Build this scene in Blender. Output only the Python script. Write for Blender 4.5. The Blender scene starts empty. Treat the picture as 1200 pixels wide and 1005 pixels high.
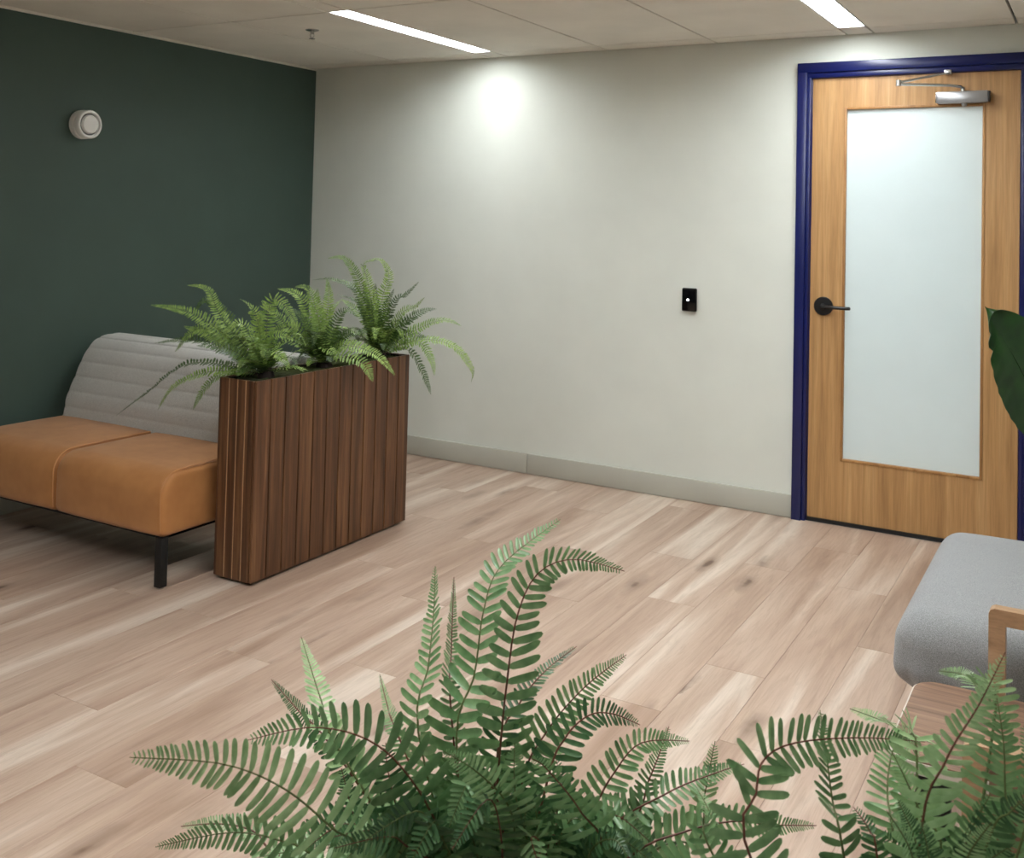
import bpy, bmesh, math, random
from mathutils import Vector, Matrix
random.seed(7)
scene = bpy.context.scene
COL = scene.collection

# ------------------------------------------------------------------ camera, world, exposure
F_PX, PPX, PPY = 1209.46, 602.1, 213.27
YAW, PITCH, ROLL = -0.5226, 0.0320, 0.0240
EYE = Vector((4.4208, -5.0934, 1.4389))
_cy, _sy = math.cos(YAW), math.sin(YAW)
FWD = Vector((_sy*math.cos(PITCH), _cy*math.cos(PITCH), math.sin(PITCH)))
_r = Vector((_cy, -_sy, 0)); _u = _r.cross(FWD)
RIGHT = _r*math.cos(ROLL) + _u*math.sin(ROLL)
UP = -_r*math.sin(ROLL) + _u*math.cos(ROLL)
cam = bpy.data.cameras.new('camera')
cam_o = bpy.data.objects.new('camera', cam); COL.objects.link(cam_o)
B = -FWD
cam_o.matrix_world = Matrix(((RIGHT.x, UP.x, B.x, EYE.x), (RIGHT.y, UP.y, B.y, EYE.y), (RIGHT.z, UP.z, B.z, EYE.z), (0, 0, 0, 1)))
cam.sensor_fit = 'HORIZONTAL'; cam.sensor_width = 36.0
cam.lens = F_PX*36.0/1200.0
cam.shift_x = (600-PPX)/1200.0
cam.shift_y = (PPY-502.5)/1200.0
cam.clip_start = 0.02; cam.clip_end = 60
cam.dof.use_dof = True; cam.dof.focus_distance = 2.0; cam.dof.aperture_fstop = 18.0
scene.camera = cam_o
w = bpy.data.worlds.new('world'); scene.world = w; w.use_nodes = True
w.node_tree.nodes['Background'].inputs[0].default_value = (0.8, 0.85, 0.9, 1)
w.node_tree.nodes['Background'].inputs[1].default_value = 0.02
vs = scene.view_settings
vs.view_transform = 'Standard'; vs.look = 'None'; vs.gamma = 1.0; vs.use_curve_mapping = False
vs.exposure = 1.8
LIGHT_STRENGTH = 12.0       # emission of the strip diffusers beside the door wall
LIGHT_STRENGTH_ADDED = 16.0  # unseen strips added further back to brighten the room
H = 2.347                   # ceiling height
RX, RY = 4.95, -7.0         # right wall, wall behind the camera

def at(px, py, depth):
    """point of the room seen at photo pixel (px,py), DEPTH metres along the view axis"""
    return EYE + FWD*depth + RIGHT*(depth*(px-PPX)/F_PX) + UP*(depth*(PPY-py)/F_PX)

# ------------------------------------------------------------------ object helpers
def tag(o, label=None, cat=None, group=None, kind=None):
    if label: o['label'] = label
    if cat: o['category'] = cat
    if group: o['group'] = group
    if kind: o['kind'] = kind
    return o
def empty(name, loc, rz=0.0):
    o = bpy.data.objects.new(name, None); COL.objects.link(o)
    o.location = loc; o.rotation_euler = (0, 0, rz); o.empty_display_size = 0.1
    return o
def link(name, me, mat, parent=None, smooth=False, loc=None):
    o = bpy.data.objects.new(name, me); COL.objects.link(o)
    if mat is not None and not me.materials: me.materials.append(mat)
    if smooth:
        me.polygons.foreach_set('use_smooth', [True]*len(me.polygons))
    if parent is not None:
        o.parent = parent
        # meshes are written in world space: undo the parent's placement
        if loc is None: o.matrix_parent_inverse = world_of(parent).inverted()
    if loc is not None: o.location = loc
    return o
def world_of(o):
    m = o.matrix_basis.copy()
    m = Matrix.LocRotScale(o.location, o.rotation_euler, o.scale)
    if o.parent is not None: m = world_of(o.parent) @ o.matrix_parent_inverse @ m
    return m
class MB:
    def __init__(s): s.v = []; s.f = []
    def add(s, v, f):
        n = len(s.v); s.v += [tuple(x) for x in v]; s.f += [tuple(i+n for i in q) for q in f]; return s
    def box(s, a, b):
        x0, y0, z0 = a; x1, y1, z1 = b
        return s.add([(x0,y0,z0),(x1,y0,z0),(x1,y1,z0),(x0,y1,z0),(x0,y0,z1),(x1,y0,z1),(x1,y1,z1),(x0,y1,z1)],
                     [(3,2,1,0),(4,5,6,7),(0,1,5,4),(1,2,6,5),(2,3,7,6),(3,0,4,7)])
    def lathe(s, prof, c, axis, n=28):
        """prof: (radius, distance along axis)"""
        ax = Vector(axis).normalized(); t = Vector((0,0,1)) if abs(ax.z) < .9 else Vector((1,0,0))
        e1 = ax.cross(t).normalized(); e2 = ax.cross(e1); c = Vector(c); v = []; f = []
        for r, h in prof:
            for k in range(n):
                a = 2*math.pi*k/n; v.append(c+ax*h+e1*(r*math.cos(a))+e2*(r*math.sin(a)))
        for i in range(len(prof)-1):
            for k in range(n):
                k2 = (k+1) % n; f.append((i*n+k, i*n+k2, (i+1)*n+k2, (i+1)*n+k))
        f.append(tuple(range(n-1, -1, -1))); f.append(tuple((len(prof)-1)*n+k for k in range(n)))
        return s.add(v, f)
    def tube(s, pts, rad, n=8):
        pts = [Vector(p) for p in pts]; m = len(pts); v = []; f = []
        rad = rad if isinstance(rad, (list, tuple)) else [rad]*m
        t0 = (pts[1]-pts[0]).normalized(); e1 = t0.orthogonal().normalized()
        for i, p in enumerate(pts):
            t = (pts[min(i+1, m-1)]-pts[max(i-1, 0)]).normalized()
            e1 = (e1 - t*e1.dot(t)).normalized(); e2 = t.cross(e1)
            for k in range(n):
                a = 2*math.pi*k/n; v.append(p+e1*(rad[i]*math.cos(a))+e2*(rad[i]*math.sin(a)))
        for i in range(m-1):
            for k in range(n):
                k2 = (k+1) % n; f.append((i*n+k, i*n+k2, (i+1)*n+k2, (i+1)*n+k))
        f.append(tuple(range(n-1, -1, -1))); f.append(tuple((m-1)*n+k for k in range(n)))
        return s.add(v, f)
    def mesh(s, name, bevel=0.0, seg=2, limit=None):
        me = bpy.data.meshes.new(name); me.from_pydata(s.v, [], s.f); 
        if bevel > 0:
            bm = bmesh.new(); bm.from_mesh(me)
            bmesh.ops.recalc_face_normals(bm, faces=bm.faces)
            ed = [e for e in bm.edges if len(e.link_faces) == 2 and e.calc_face_angle(0) > 0.6]
            bmesh.ops.bevel(bm, geom=ed, offset=bevel, segments=seg, affect='EDGES', profile=0.5, clamp_overlap=True)
            bm.to_mesh(me); bm.free()
        else:
            bm = bmesh.new(); bm.from_mesh(me); bmesh.ops.recalc_face_normals(bm, faces=bm.faces); bm.to_mesh(me); bm.free()
        me.update(); return me
    def build(s, name, mat, parent=None, bevel=0.0, seg=2, smooth=False):
        me = s.mesh(name, bevel, seg)
        o = link(name, me, mat, parent)
        if smooth or bevel > 0: shade_auto(me)
        return o
def shade_auto(me, ang=0.7):
    me.polygons.foreach_set('use_smooth', [True]*len(me.polygons))
    bm = bmesh.new(); bm.from_mesh(me)
    for e in bm.edges:
        e.smooth = not (len(e.link_faces) == 2 and e.calc_face_angle(0) > ang)
    bm.to_mesh(me); bm.free()
def boxo(name, a, b, mat, parent=None, bevel=0.0, seg=2):
    return MB().box(a, b).build(name, mat, parent, bevel, seg)
def loft(prof, a0, a1, r, axis='x', steps=6, mid=10, wob=None):
    """closed profile (u,v) swept along an axis from a0 to a1, with both ends rounded by r"""
    n = len(prof); area = sum(prof[i][0]*prof[(i+1) % n][1]-prof[(i+1) % n][0]*prof[i][1] for i in range(n))
    sg = 1 if area > 0 else -1; nor = []
    for i in range(n):
        p, q = prof[i-1], prof[(i+1) % n]; tx, ty = q[0]-p[0], q[1]-p[1]; l = math.hypot(tx, ty) or 1
        nor.append((sg*ty/l, -sg*tx/l))
    st = []
    for k in range(steps+1):
        a = math.pi/2*k/steps; st.append((a0+r*(1-math.sin(a)), r*(1-math.cos(a)) if False else r*(1-math.sin(a))))
    st = [(a0+r*(1-math.cos(math.pi/2*k/steps)), r*(1-math.sin(math.pi/2*k/steps))) for k in range(steps+1)]
    st += [(a0+r+(a1-a0-2*r)*k/mid, 0.0) for k in range(1, mid)]
    st += [(a1-r*(1-math.cos(math.pi/2*k/steps)), r*(1-math.sin(math.pi/2*k/steps))) for k in range(steps, -1, -1)]
    mb = MB(); v = []; f = []
    for x, d in st:
        for (u, w_), (nu, nw) in zip(prof, nor):
            uu, vv = u-nu*d, w_-nw*d
            if wob: uu, vv = wob(x, uu, vv, nu, nw)
            v.append((x, uu, vv) if axis == 'x' else (uu, x, vv))
    for i in range(len(st)-1):
        for k in range(n):
            k2 = (k+1) % n; f.append((i*n+k, i*n+k2, (i+1)*n+k2, (i+1)*n+k))
    m = len(st)      # flat end faces: a ring just inside the rim keeps the shading clean
    for e, i in ((0, 0), (1, m-1)):
        ring = v[i*n:(i+1)*n]; c = [sum(p[j] for p in ring)/n for j in range(3)]
        v += [tuple(p[j]+(c[j]-p[j])*.08 for j in range(3)) for p in ring]
        o = (m+e)*n
        f += [(i*n+k, i*n+(k+1) % n, o+(k+1) % n, o+k) for k in range(n)]
        f.append(tuple(o+k for k in range(n)))
    return mb.add(v, f)
def rounded(a, b, r, cuts=14, fn=None):
    """soft box between corners a and b"""
    c = [(a[i]+b[i])/2 for i in range(3)]; h = [(b[i]-a[i])/2 for i in range(3)]
    bm = bmesh.new(); bmesh.ops.create_cube(bm, size=2.0)
    bmesh.ops.subdivide_edges(bm, edges=bm.edges, cuts=cuts, use_grid_fill=True)
    for v in bm.verts:
        g = [math.sin(t*math.pi/2)*0.5+t*0.5 for t in v.co]
        p = Vector([g[i]*h[i] for i in range(3)])
        q = Vector([max(-(h[i]-r), min(h[i]-r, p[i])) for i in range(3)])
        d = p-q
        if d.length > 1e-6: p = q+d.normalized()*r
        if fn: p = fn(p, h)
        v.co = p+Vector(c)
    me = bpy.data.meshes.new('soft'); bm.to_mesh(me); bm.free(); return me

# ------------------------------------------------------------------ materials
def lin(c):
    return tuple((x/255/12.92 if x/255 <= .04045 else ((x/255+.055)/1.055)**2.4) for x in c)+(1.0,)
def base(name, rgb, rough=0.5, metal=0.0, spec=0.5):
    m = bpy.data.materials.new(name); m.use_nodes = True
    b = m.node_tree.nodes['Principled BSDF']
    b.inputs['Base Color'].default_value = lin(rgb); b.inputs['Roughness'].default_value = rough
    b.inputs['Metallic'].default_value = metal; b.inputs['Specular IOR Level'].default_value = spec
    return m, m.node_tree, b
def N(nt, t, **kw):
    n = nt.nodes.new(t)
    for k, v in kw.items(): setattr(n, k, v)
    return n
def ramp(nt, stops, fac):
    r = N(nt, 'ShaderNodeValToRGB'); e = r.color_ramp.elements
    while len(e) < len(stops): e.new(0.5)
    for i, (p, c) in enumerate(stops): e[i].position = p; e[i].color = c if len(c) == 4 else lin(c)
    nt.links.new(fac, r.inputs[0]); return r.outputs[0]
def coords(nt, scale, rand=True, obj=True):
    tc = N(nt, 'ShaderNodeTexCoord'); out = tc.outputs['Object']
    if rand:
        oi = N(nt, 'ShaderNodeObjectInfo'); m = N(nt, 'ShaderNodeMath', operation='MULTIPLY'); m.inputs[1].default_value = 37.0
        nt.links.new(oi.outputs['Random'], m.inputs[0])
        a = N(nt, 'ShaderNodeVectorMath', operation='ADD'); nt.links.new(out, a.inputs[0]); nt.links.new(m.outputs[0], a.inputs[1]); out = a.outputs[0]
    mp = N(nt, 'ShaderNodeMapping'); mp.inputs['Scale'].default_value = scale
    nt.links.new(out, mp.inputs[0]); return mp.outputs[0]
def noise(nt, vec, scale=1.0, detail=4.0, rough=0.55, dist=0.0):
    n = N(nt, 'ShaderNodeTexNoise'); n.inputs['Scale'].default_value = scale; n.inputs['Detail'].default_value = detail
    n.inputs['Roughness'].default_value = rough; n.inputs['Distortion'].default_value = dist
    nt.links.new(vec, n.inputs['Vector']); return n.outputs[0]
def mix(nt, fac, a, b, mode='MIX'):
    m = N(nt, 'ShaderNodeMix', data_type='RGBA', blend_type=mode)
    if isinstance(fac, float): m.inputs[0].default_value = fac
    else: nt.links.new(fac, m.inputs[0])
    for s, x in ((6, a), (7, b)):
        if isinstance(x, tuple): m.inputs[s].default_value = x
        else: nt.links.new(x, m.inputs[s])
    return m.outputs[2]
def bump(nt, b, h, strength, dist=0.002):
    n = N(nt, 'ShaderNodeBump'); n.inputs['Strength'].default_value = strength; n.inputs['Distance'].default_value = dist
    nt.links.new(h, n.inputs['Height']); nt.links.new(n.outputs[0], b.inputs['Normal'])
def plain(name, rgb, rough=0.5, metal=0.0, bscale=0, bstr=0.0, var=0.06, spec=0.5):
    m, nt, b = base(name, rgb, rough, metal, spec)
    v = coords(nt, (1, 1, 1), rand=False)
    n = noise(nt, v, 3.0, 3.0)
    lo = tuple(x*(1-var) for x in rgb); hi = tuple(min(255, x*(1+var)) for x in rgb)
    nt.links.new(ramp(nt, [(.3, lo), (.7, hi)], n), b.inputs['Base Color'])
    if bstr: bump(nt, b, noise(nt, v, bscale, 2.0), bstr)
    return m
def wood(name, dark, mid, light, sc, rough=0.45, contrast=(.3, .5, .7), fine=9.0, tint=0.12, bstr=0.15):
    """grain stretched along the axis whose scale in SC is small"""
    m, nt, b = base(name, mid, rough, 0, 0.4)
    v = coords(nt, sc)
    n1 = noise(nt, v, 1.0, 5.0, .6, .6); n2 = noise(nt, v, fine, 3.0, .6, .2)
    c = ramp(nt, [(contrast[0], dark), (contrast[1], mid), (contrast[2], light)], n1)
    c2 = ramp(nt, [(.35, (.62, .62, .62, 1)), (.6, (1, 1, 1, 1))], n2)
    c = mix(nt, 0.4, c, c2, 'MULTIPLY')
    oi = N(nt, 'ShaderNodeObjectInfo')
    t = ramp(nt, [(0, (1-tint, 1-tint, 1-tint, 1)), (1, (1+tint*.5, 1+tint*.5, 1+tint*.5, 1))], oi.outputs['Random'])
    c = mix(nt, 1.0, c, t, 'MULTIPLY')
    nt.links.new(c, b.inputs['Base Color'])
    bump(nt, b, n2, bstr, 0.001)
    return m
def plank_mat():
    m, nt, b = base('floor_plank_oak', (203, 176, 152), 0.42, 0, 0.4)
    v = coords(nt, (1, 1, 1))
    def sc(s):
        mp = N(nt, 'ShaderNodeMapping'); mp.inputs['Scale'].default_value = s; nt.links.new(v, mp.inputs[0]); return mp.outputs[0]
    broad = noise(nt, sc((7, .6, 1)), 1.0, 2.5, .5, .9)
    grain = noise(nt, sc((38, 2.6, 1)), 1.0, 4.0, .65, 2.2)
    fine = noise(nt, sc((260, 7, 1)), 1.0, 2.0, .6)
    c = ramp(nt, [(.30, (164, 137, 118)), (.45, (186, 161, 143)), (.56, (196, 173, 155)), (.68, (218, 202, 187))], broad)
    g = ramp(nt, [(.32, (.66, .62, .58, 1)), (.55, (1, 1, 1, 1))], grain)
    c = mix(nt, 0.42, c, g, 'MULTIPLY')
    g = ramp(nt, [(.3, (.78, .76, .74, 1)), (.6, (1, 1, 1, 1))], fine)
    c = mix(nt, 0.35, c, g, 'MULTIPLY')
    vo = N(nt, 'ShaderNodeTexVoronoi'); vo.inputs['Scale'].default_value = 1.0
    nv = N(nt, 'ShaderNodeVectorMath', operation='ADD'); nz = N(nt, 'ShaderNodeTexNoise'); nz.inputs['Scale'].default_value = 14.0
    nt.links.new(v, nz.inputs['Vector'])
    sm = N(nt, 'ShaderNodeVectorMath', operation='SCALE'); sm.inputs['Scale'].default_value = 0.16
    nt.links.new(nz.outputs['Color'], sm.inputs[0])
    nt.links.new(sc((6.5, 1.7, 1)), nv.inputs[0]); nt.links.new(sm.outputs[0], nv.inputs[1]); nt.links.new(nv.outputs[0], vo.inputs['Vector'])
    k = ramp(nt, [(0.05, (1, 1, 1, 1)), (.11, (.42, .42, .42, 1)), (.26, (0, 0, 0, 1))], vo.outputs['Distance'])
    sep = N(nt, 'ShaderNodeSeparateColor'); nt.links.new(vo.outputs['Color'], sep.inputs[0])
    pick = N(nt, 'ShaderNodeMath', operation='GREATER_THAN'); pick.inputs[1].default_value = 0.4; nt.links.new(sep.outputs[0], pick.inputs[0])
    kk = N(nt, 'ShaderNodeMath', operation='MULTIPLY'); nt.links.new(k, kk.inputs[0]); nt.links.new(pick.outputs[0], kk.inputs[1])
    c = mix(nt, kk.outputs[0], c, lin((104, 80, 64)))
    oi = N(nt, 'ShaderNodeObjectInfo')
    t = ramp(nt, [(0, (.95, .94, .93, 1)), (.5, (1, .99, .98, 1)), (1, (1.02, 1.02, 1.02, 1))], oi.outputs['Random'])
    c = mix(nt, 1.0, c, t, 'MULTIPLY')
    nt.links.new(c, b.inputs['Base Color'])
    bump(nt, b, grain, 0.12, 0.001)
    return m
def fabric(name, rgb, lo, scale=500, rough=0.95, bstr=0.5):
    m, nt, b = base(name, rgb, rough, 0, 0.15)
    v = coords(nt, (1, 1, 1), rand=False)
    n = noise(nt, v, scale, 2.0, .7); n2 = noise(nt, v, 5, 3)
    c = ramp(nt, [(.3, lo), (.68, rgb)], n)
    c = mix(nt, 0.25, c, ramp(nt, [(.3, (.8, .8, .8, 1)), (.7, (1, 1, 1, 1))], n2), 'MULTIPLY')
    nt.links.new(c, b.inputs['Base Color']); bump(nt, b, n, bstr, 0.0015)
    b.inputs['Sheen Weight'].default_value = 0.2
    return m
def leaf(name, dark, light, rough=0.34, trans=0.25, scale=60, coat=0.0):
    m = bpy.data.materials.new(name); m.use_nodes = True; nt = m.node_tree; b = nt.nodes['Principled BSDF']
    v = coords(nt, (1, 1, 1)); n = noise(nt, v, scale, 2.0)
    c = ramp(nt, [(.3, dark), (.7, light)], n)
    oi = N(nt, 'ShaderNodeObjectInfo')
    t = ramp(nt, [(0, (.72, .75, .70, 1)), (1, (1.12, 1.1, 1.05, 1))], oi.outputs['Random'])
    c = mix(nt, 1.0, c, t, 'MULTIPLY')
    nt.links.new(c, b.inputs['Base Color']); b.inputs['Roughness'].default_value = rough
    b.inputs['Specular IOR Level'].default_value = 0.5
    tr = N(nt, 'ShaderNodeBsdfTranslucent'); nt.links.new(c, tr.inputs[0])
    mx = N(nt, 'ShaderNodeMixShader'); mx.inputs[0].default_value = trans
    nt.links.new(b.outputs[0], mx.inputs[1]); nt.links.new(tr.outputs[0], mx.inputs[2])
    nt.links.new(mx.outputs[0], nt.nodes['Material Output'].inputs[0])
    return m
def emit(name, rgb, s):
    m = bpy.data.materials.new(name); m.use_nodes = True; nt = m.node_tree; nt.nodes.clear()
    e = N(nt, 'ShaderNodeEmission'); e.inputs[0].default_value = rgb; e.inputs[1].default_value = s
    o = N(nt, 'ShaderNodeOutputMaterial'); nt.links.new(e.outputs[0], o.inputs[0]); return m
M = {}
M['plank'] = plank_mat()
M['subfloor'] = plain('subfloor_dark', (70, 58, 48), .9)
M['green'] = plain('green_wall_paint', (67, 84, 77), .55, bscale=350, bstr=.08, var=.02, spec=.3)
M['white'] = plain('pale_wall_paint', (222, 225, 217), .85, bscale=350, bstr=.06, var=.012, spec=.08)
M['charcoal'] = plain('charcoal_cut_bounce', (70, 72, 74), .6, var=.02)  # unseen front wall, made dark to reduce bounced fill light
M['base'] = plain('grey_baseboard', (186, 185, 174), .45, var=.02)
M['tile'] = plain('ceiling_tile_white', (232, 228, 219), .9, bscale=600, bstr=.15, var=.02, spec=.2)
M['grid'] = plain('ceiling_grid_dark', (40, 36, 32), .8)  # dark backing that shows in the tile joints
M['angle'] = plain('ceiling_edge_trim', (222, 218, 208), .5)
M['diff'] = emit('strip_light_diffuser', (.95, .99, 1.0, 1), LIGHT_STRENGTH)
M['diff_added'] = emit('added_strip_diffuser', (.95, .99, 1.0, 1), LIGHT_STRENGTH_ADDED)
M['lamp_frame'] = plain('strip_light_frame', (235, 235, 232), .4)
M['blue'] = plain('cobalt_gloss_paint', (10, 22, 84), .32, var=.05, bscale=60, bstr=.05)
M['oakdoor'] = wood('oak_door_veneer', (168, 126, 80), (190, 146, 96), (206, 164, 114), (26, 26, .9), .42, tint=.03, fine=7)
M['bead'] = wood('oak_bead', (150, 104, 60), (178, 130, 80), (190, 145, 95), (20, 20, 2), .4, tint=.02)
M['frost'] = plain('frosted_glass', (220, 234, 236), .22, var=.008, spec=.5)
M['black'] = plain('black_metal', (14, 14, 15), .38, var=.1)
M['blackgloss'] = plain('black_gloss_plastic', (8, 8, 10), .12, var=.05)
M['blackmat'] = plain('black_matt_frame', (12, 12, 12), .6, var=.1)
M['alu'] = plain('satin_aluminium', (176, 176, 178), .34, .85, var=.03)
M['chrome'] = plain('bright_steel', (205, 205, 205), .2, 1.0, var=.03)
M['led'] = emit('white_led', (1, 1, 1, 1), 9.0)
M['whiteplastic'] = plain('white_plastic', (236, 236, 234), .35, var=.02)
M['greyplastic'] = plain('grey_plastic', (60, 60, 60), .5)
M['leather'] = fabric('tan_leather', (192, 134, 80), (178, 120, 68), 9, .52, .06)
M['leather'].node_tree.nodes['Principled BSDF'].inputs['Specular IOR Level'].default_value = .35
M['piping'] = plain('tan_piping', (206, 150, 96), .45)
M['tweed'] = fabric('light_grey_tweed', (226, 225, 220), (168, 167, 162), 420)
M['grey'] = fabric('mid_grey_weave', (170, 171, 172), (116, 117, 118), 480)
M['walnut'] = wood('walnut_slat', (60, 38, 24), (98, 65, 42), (132, 94, 62), (30, 30, 1.3), .42, (.3, .5, .72), 6.0, .13, .3)
M['groove'] = plain('dark_groove', (34, 20, 13), .8)
M['brass'] = plain('pale_edge_band', (196, 158, 116), .4)
M['moss'] = plain('moss_soil', (52, 58, 28), 1.0, bscale=120, bstr=1.0, var=.5)
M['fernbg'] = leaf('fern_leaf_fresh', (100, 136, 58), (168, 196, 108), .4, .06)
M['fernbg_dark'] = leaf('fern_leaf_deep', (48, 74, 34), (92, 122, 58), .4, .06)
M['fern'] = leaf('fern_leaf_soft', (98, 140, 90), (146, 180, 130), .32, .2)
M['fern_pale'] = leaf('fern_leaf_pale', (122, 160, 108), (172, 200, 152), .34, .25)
M['fern_dark'] = leaf('fern_leaf_dark', (54, 92, 60), (94, 132, 88), .33, .2)  # darker green variant for some fronds
M['stem_g'] = plain('green_fern_stem', (92, 104, 56), .5)
M['stem_r'] = plain('red_brown_fern_stem', (104, 58, 42), .5)
M['banana'] = leaf('dark_glossy_leaf', (20, 52, 18), (34, 78, 26), .3, .15, 12)
M['chairoak'] = wood('chair_oak', (160, 124, 92), (184, 148, 114), (198, 164, 130), (5, 50, 22), .4, tint=.03)
M['laminate'] = wood('brown_laminate', (104, 76, 58), (138, 106, 84), (160, 128, 104), (2.2, 60, 20), .4, tint=.02)
M['edge'] = plain('pale_table_edge', (206, 196, 184), .4)
M['pot'] = plain('charcoal_pot', (62, 62, 64), .6)
M['soil'] = plain('potting_soil', (40, 30, 22), 1.0, bscale=120, bstr=1.0, var=.3)

# ------------------------------------------------------------------ the room
fl = boxo('floor', (0, RY, -.05), (RX, 0, -.012), M['subfloor'])
tag(fl, 'pale oak plank floor running towards the white wall', 'floor', kind='structure')
PW = .195; x_off = 3.492-17*PW-.195     # one seam at x = 3.492
def plank_mesh(x0, x1, ln):
    g = .0003
    return MB().box((-(x1-x0)/2+g, -ln/2+g, -.012), ((x1-x0)/2-g, ln/2-g, 0)).mesh('plank', .0007, 1)
LEN = 1.42; full = plank_mesh(0, PW, LEN); cache = {}
xs = [x_off+i*PW for i in range(0, 30)]
rr = random.Random(3)
for i in range(len(xs)-1):
    a, b = max(xs[i], 0), min(xs[i+1], RX)
    if b-a < .02: continue
    j = (i*.47 + rr.uniform(-.12, .12)) % 1.0
    y = -j*LEN
    if abs(a-3.297) < .01: y = -1.82+LEN
    if abs(a-3.492) < .01: y = -.85
    if abs(a-2.127) < .01: y = -.46
    if y > 0: y -= LEN
    segs = [(0, y)] if y < -.05 else []
    cur = y if y < -.05 else 0
    while cur > RY:
        segs.append((cur, max(cur-LEN, RY))); cur -= LEN
    for t, u in segs:
        ln = t-u
        if ln < .02: continue
        if abs(ln-LEN) < 1e-6 and abs(b-a-PW) < 1e-6: me = full
        else: me = plank_mesh(a, b, ln)
        link('plank', me, M['plank'], fl, loc=((a+b)/2, (t+u)/2, 0))
wl = boxo('wall_left', (-.12, RY, 0), (0, .12, H+.045), M['green'])
tag(wl, 'dark green painted wall behind the tan sofa', 'wall', kind='structure')
DX0, DX1, DZ = 3.167, 4.082, 2.14
wb = MB().box((0, 0, 0), (DX0-.03, .12, H+.045)).box((DX1+.03, 0, 0), (RX, .12, H+.045)).box((DX0-.03, 0, DZ+.03), (DX1+.03, .12, H+.045)).build('wall_back', M['white'])
tag(wb, 'off-white painted wall with the oak door in it', 'wall', kind='structure')
tag(boxo('wall_right', (RX, RY, 0), (RX+.12, .12, H+.045), M['white']), 'off-white wall on the right behind the chairs', 'wall', kind='structure')
tag(boxo('wall_front', (-.12, RY-.12, 0), (RX+.12, RY, H+.045), M['charcoal']), 'unseen wall behind the viewer, made charcoal to cut bounced light', 'wall', kind='structure')
bb = empty('baseboard_back', (0, 0, 0)); tag(bb, 'grey baseboard along the foot of the off-white wall', 'baseboard', kind='structure')
for a, b in ((0, 1.62), (1.6215, DX0-.073), (DX1+.073, RX)):
    boxo('board', (a+.0005, -.014, .002), (b-.0005, 0, .112), M['base'], bb, .003)
bl = boxo('baseboard_left', (0, RY, .002), (.014, -.02, .112), M['base'], None, .003)
tag(bl, 'grey baseboard along the foot of the green wall', 'baseboard', kind='structure')
# ceiling
ce = boxo('ceiling', (-.12, RY-.12, H+.045), (RX+.12, .12, H+.14), M['grid'])
tag(ce, 'ceiling of large off-white lay-in tiles with thin dark joints', 'ceiling', kind='structure')
cols = [(0, .70), (.70, 1.32), (1.32, 1.435), (1.435, 2.06), (2.06, 2.675), (2.675, 3.325), (3.325, 3.45), (3.45, 4.065), (4.065, 4.68), (4.68, RX)]
rows = [(-.155, 0), (-1.45, -.155), (-2.67, -1.45), (-3.89, -2.67), (-5.11, -3.89), (-6.33, -5.11), (RY, -6.33)]
LIGHTS = {(2, 1), (6, 1), (6, 2), (6, 3), (6, 4), (2, 4)}  # strips past the door-wall row are unseen, added to light the room
for ci, (x0, x1) in enumerate(cols):
    for ri, (y0, y1) in enumerate(rows):
        g = .005
        if (ci, ri) in LIGHTS:
            y1l = y1-.045 if ri == 1 else y1
            if ri == 1: boxo('ceiling_tile', (x0+g, y1l+g, H), (x1-g, y1-g, H+.018), M['tile'], ce)
            lt = empty('strip_light', ((x0+x1)/2, (y0+y1l)/2, H))
            MB().box((x0, y0, H), (x0+.004, y1l, H+.044)).box((x1-.004, y0, H), (x1, y1l, H+.044)).box((x0+.004, y0, H), (x1-.004, y0+.004, H+.044)).box((x0+.004, y1l-.004, H), (x1-.004, y1l, H+.044)).build('light_frame', M['lamp_frame'], lt)
            boxo('diffuser', (x0+.004, y0+.004, H+.026), (x1-.004, y1l-.004, H+.04), M['diff' if ri == 1 else 'diff_added'], lt)
            L = {(2, 1): 'white linear ceiling light near the green wall, long strip left of the door',
                 (6, 1): 'white linear ceiling light above the oak door, cut by the top of the picture',
                 (6, 2): 'added unseen white linear ceiling light next in line behind the one above the door',
                 (6, 3): 'added unseen white linear ceiling light third in line from the oak door',
                 (6, 4): 'added unseen white linear ceiling light over the foreground ferns, fourth in line from the door',
                 (2, 4): 'added white linear ceiling light on the left behind the viewer, out of the picture'}[(ci, ri)]
            tag(lt, L, 'ceiling light', 'recessed strip lights in the ceiling')
        else:
            boxo('ceiling_tile', (x0+g, y0+g, H), (x1-g, y1-g, H+.018), M['tile'], ce, .0012, 1)
tr = boxo('trim_1', (0, RY, H-.012), (.012, 0, H-.0005), M['angle']); tag(tr, 'thin pale edge trim between green wall and ceiling', 'trim', kind='structure')

# ------------------------------------------------------------------ door with blue frame
fr = empty('trim_2', ((DX0+DX1)/2, 0, 0)); tag(fr, 'glossy cobalt blue frame around the oak door', 'door frame', kind='structure')
def jamb(x_out, x_in):
    s = 1 if x_in > x_out else -1; w_ = abs(x_in-x_out)
    mb = MB()
    def bx(a, b, y0, y1):
        p, q = sorted((x_out+s*a, x_out+s*b)); mb.box((p, y0, 0), (q, y1, DZ+.075))
    bx(0, .046, -.030, 0); bx(.046, w_-.006, -.020, .09)
    bx(w_-.006, w_-.002, -.006, .09)
    mb.build('jamb', M['blue'], fr, .003)
jamb(DX0-.070, DX0); jamb(DX1+.070, DX1)
mb = MB().box((DX0-.070, -.0305, DZ+.028), (DX1+.070, 0, DZ+.0765)).box((DX0-.024, -.0205, DZ+.002), (DX1+.024, .09, DZ+.028))
mb.build('head', M['blue'], fr, .003)
GX0, GX1, GZ0, GZ1 = 3.330, 3.928, .316, 1.985
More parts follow.
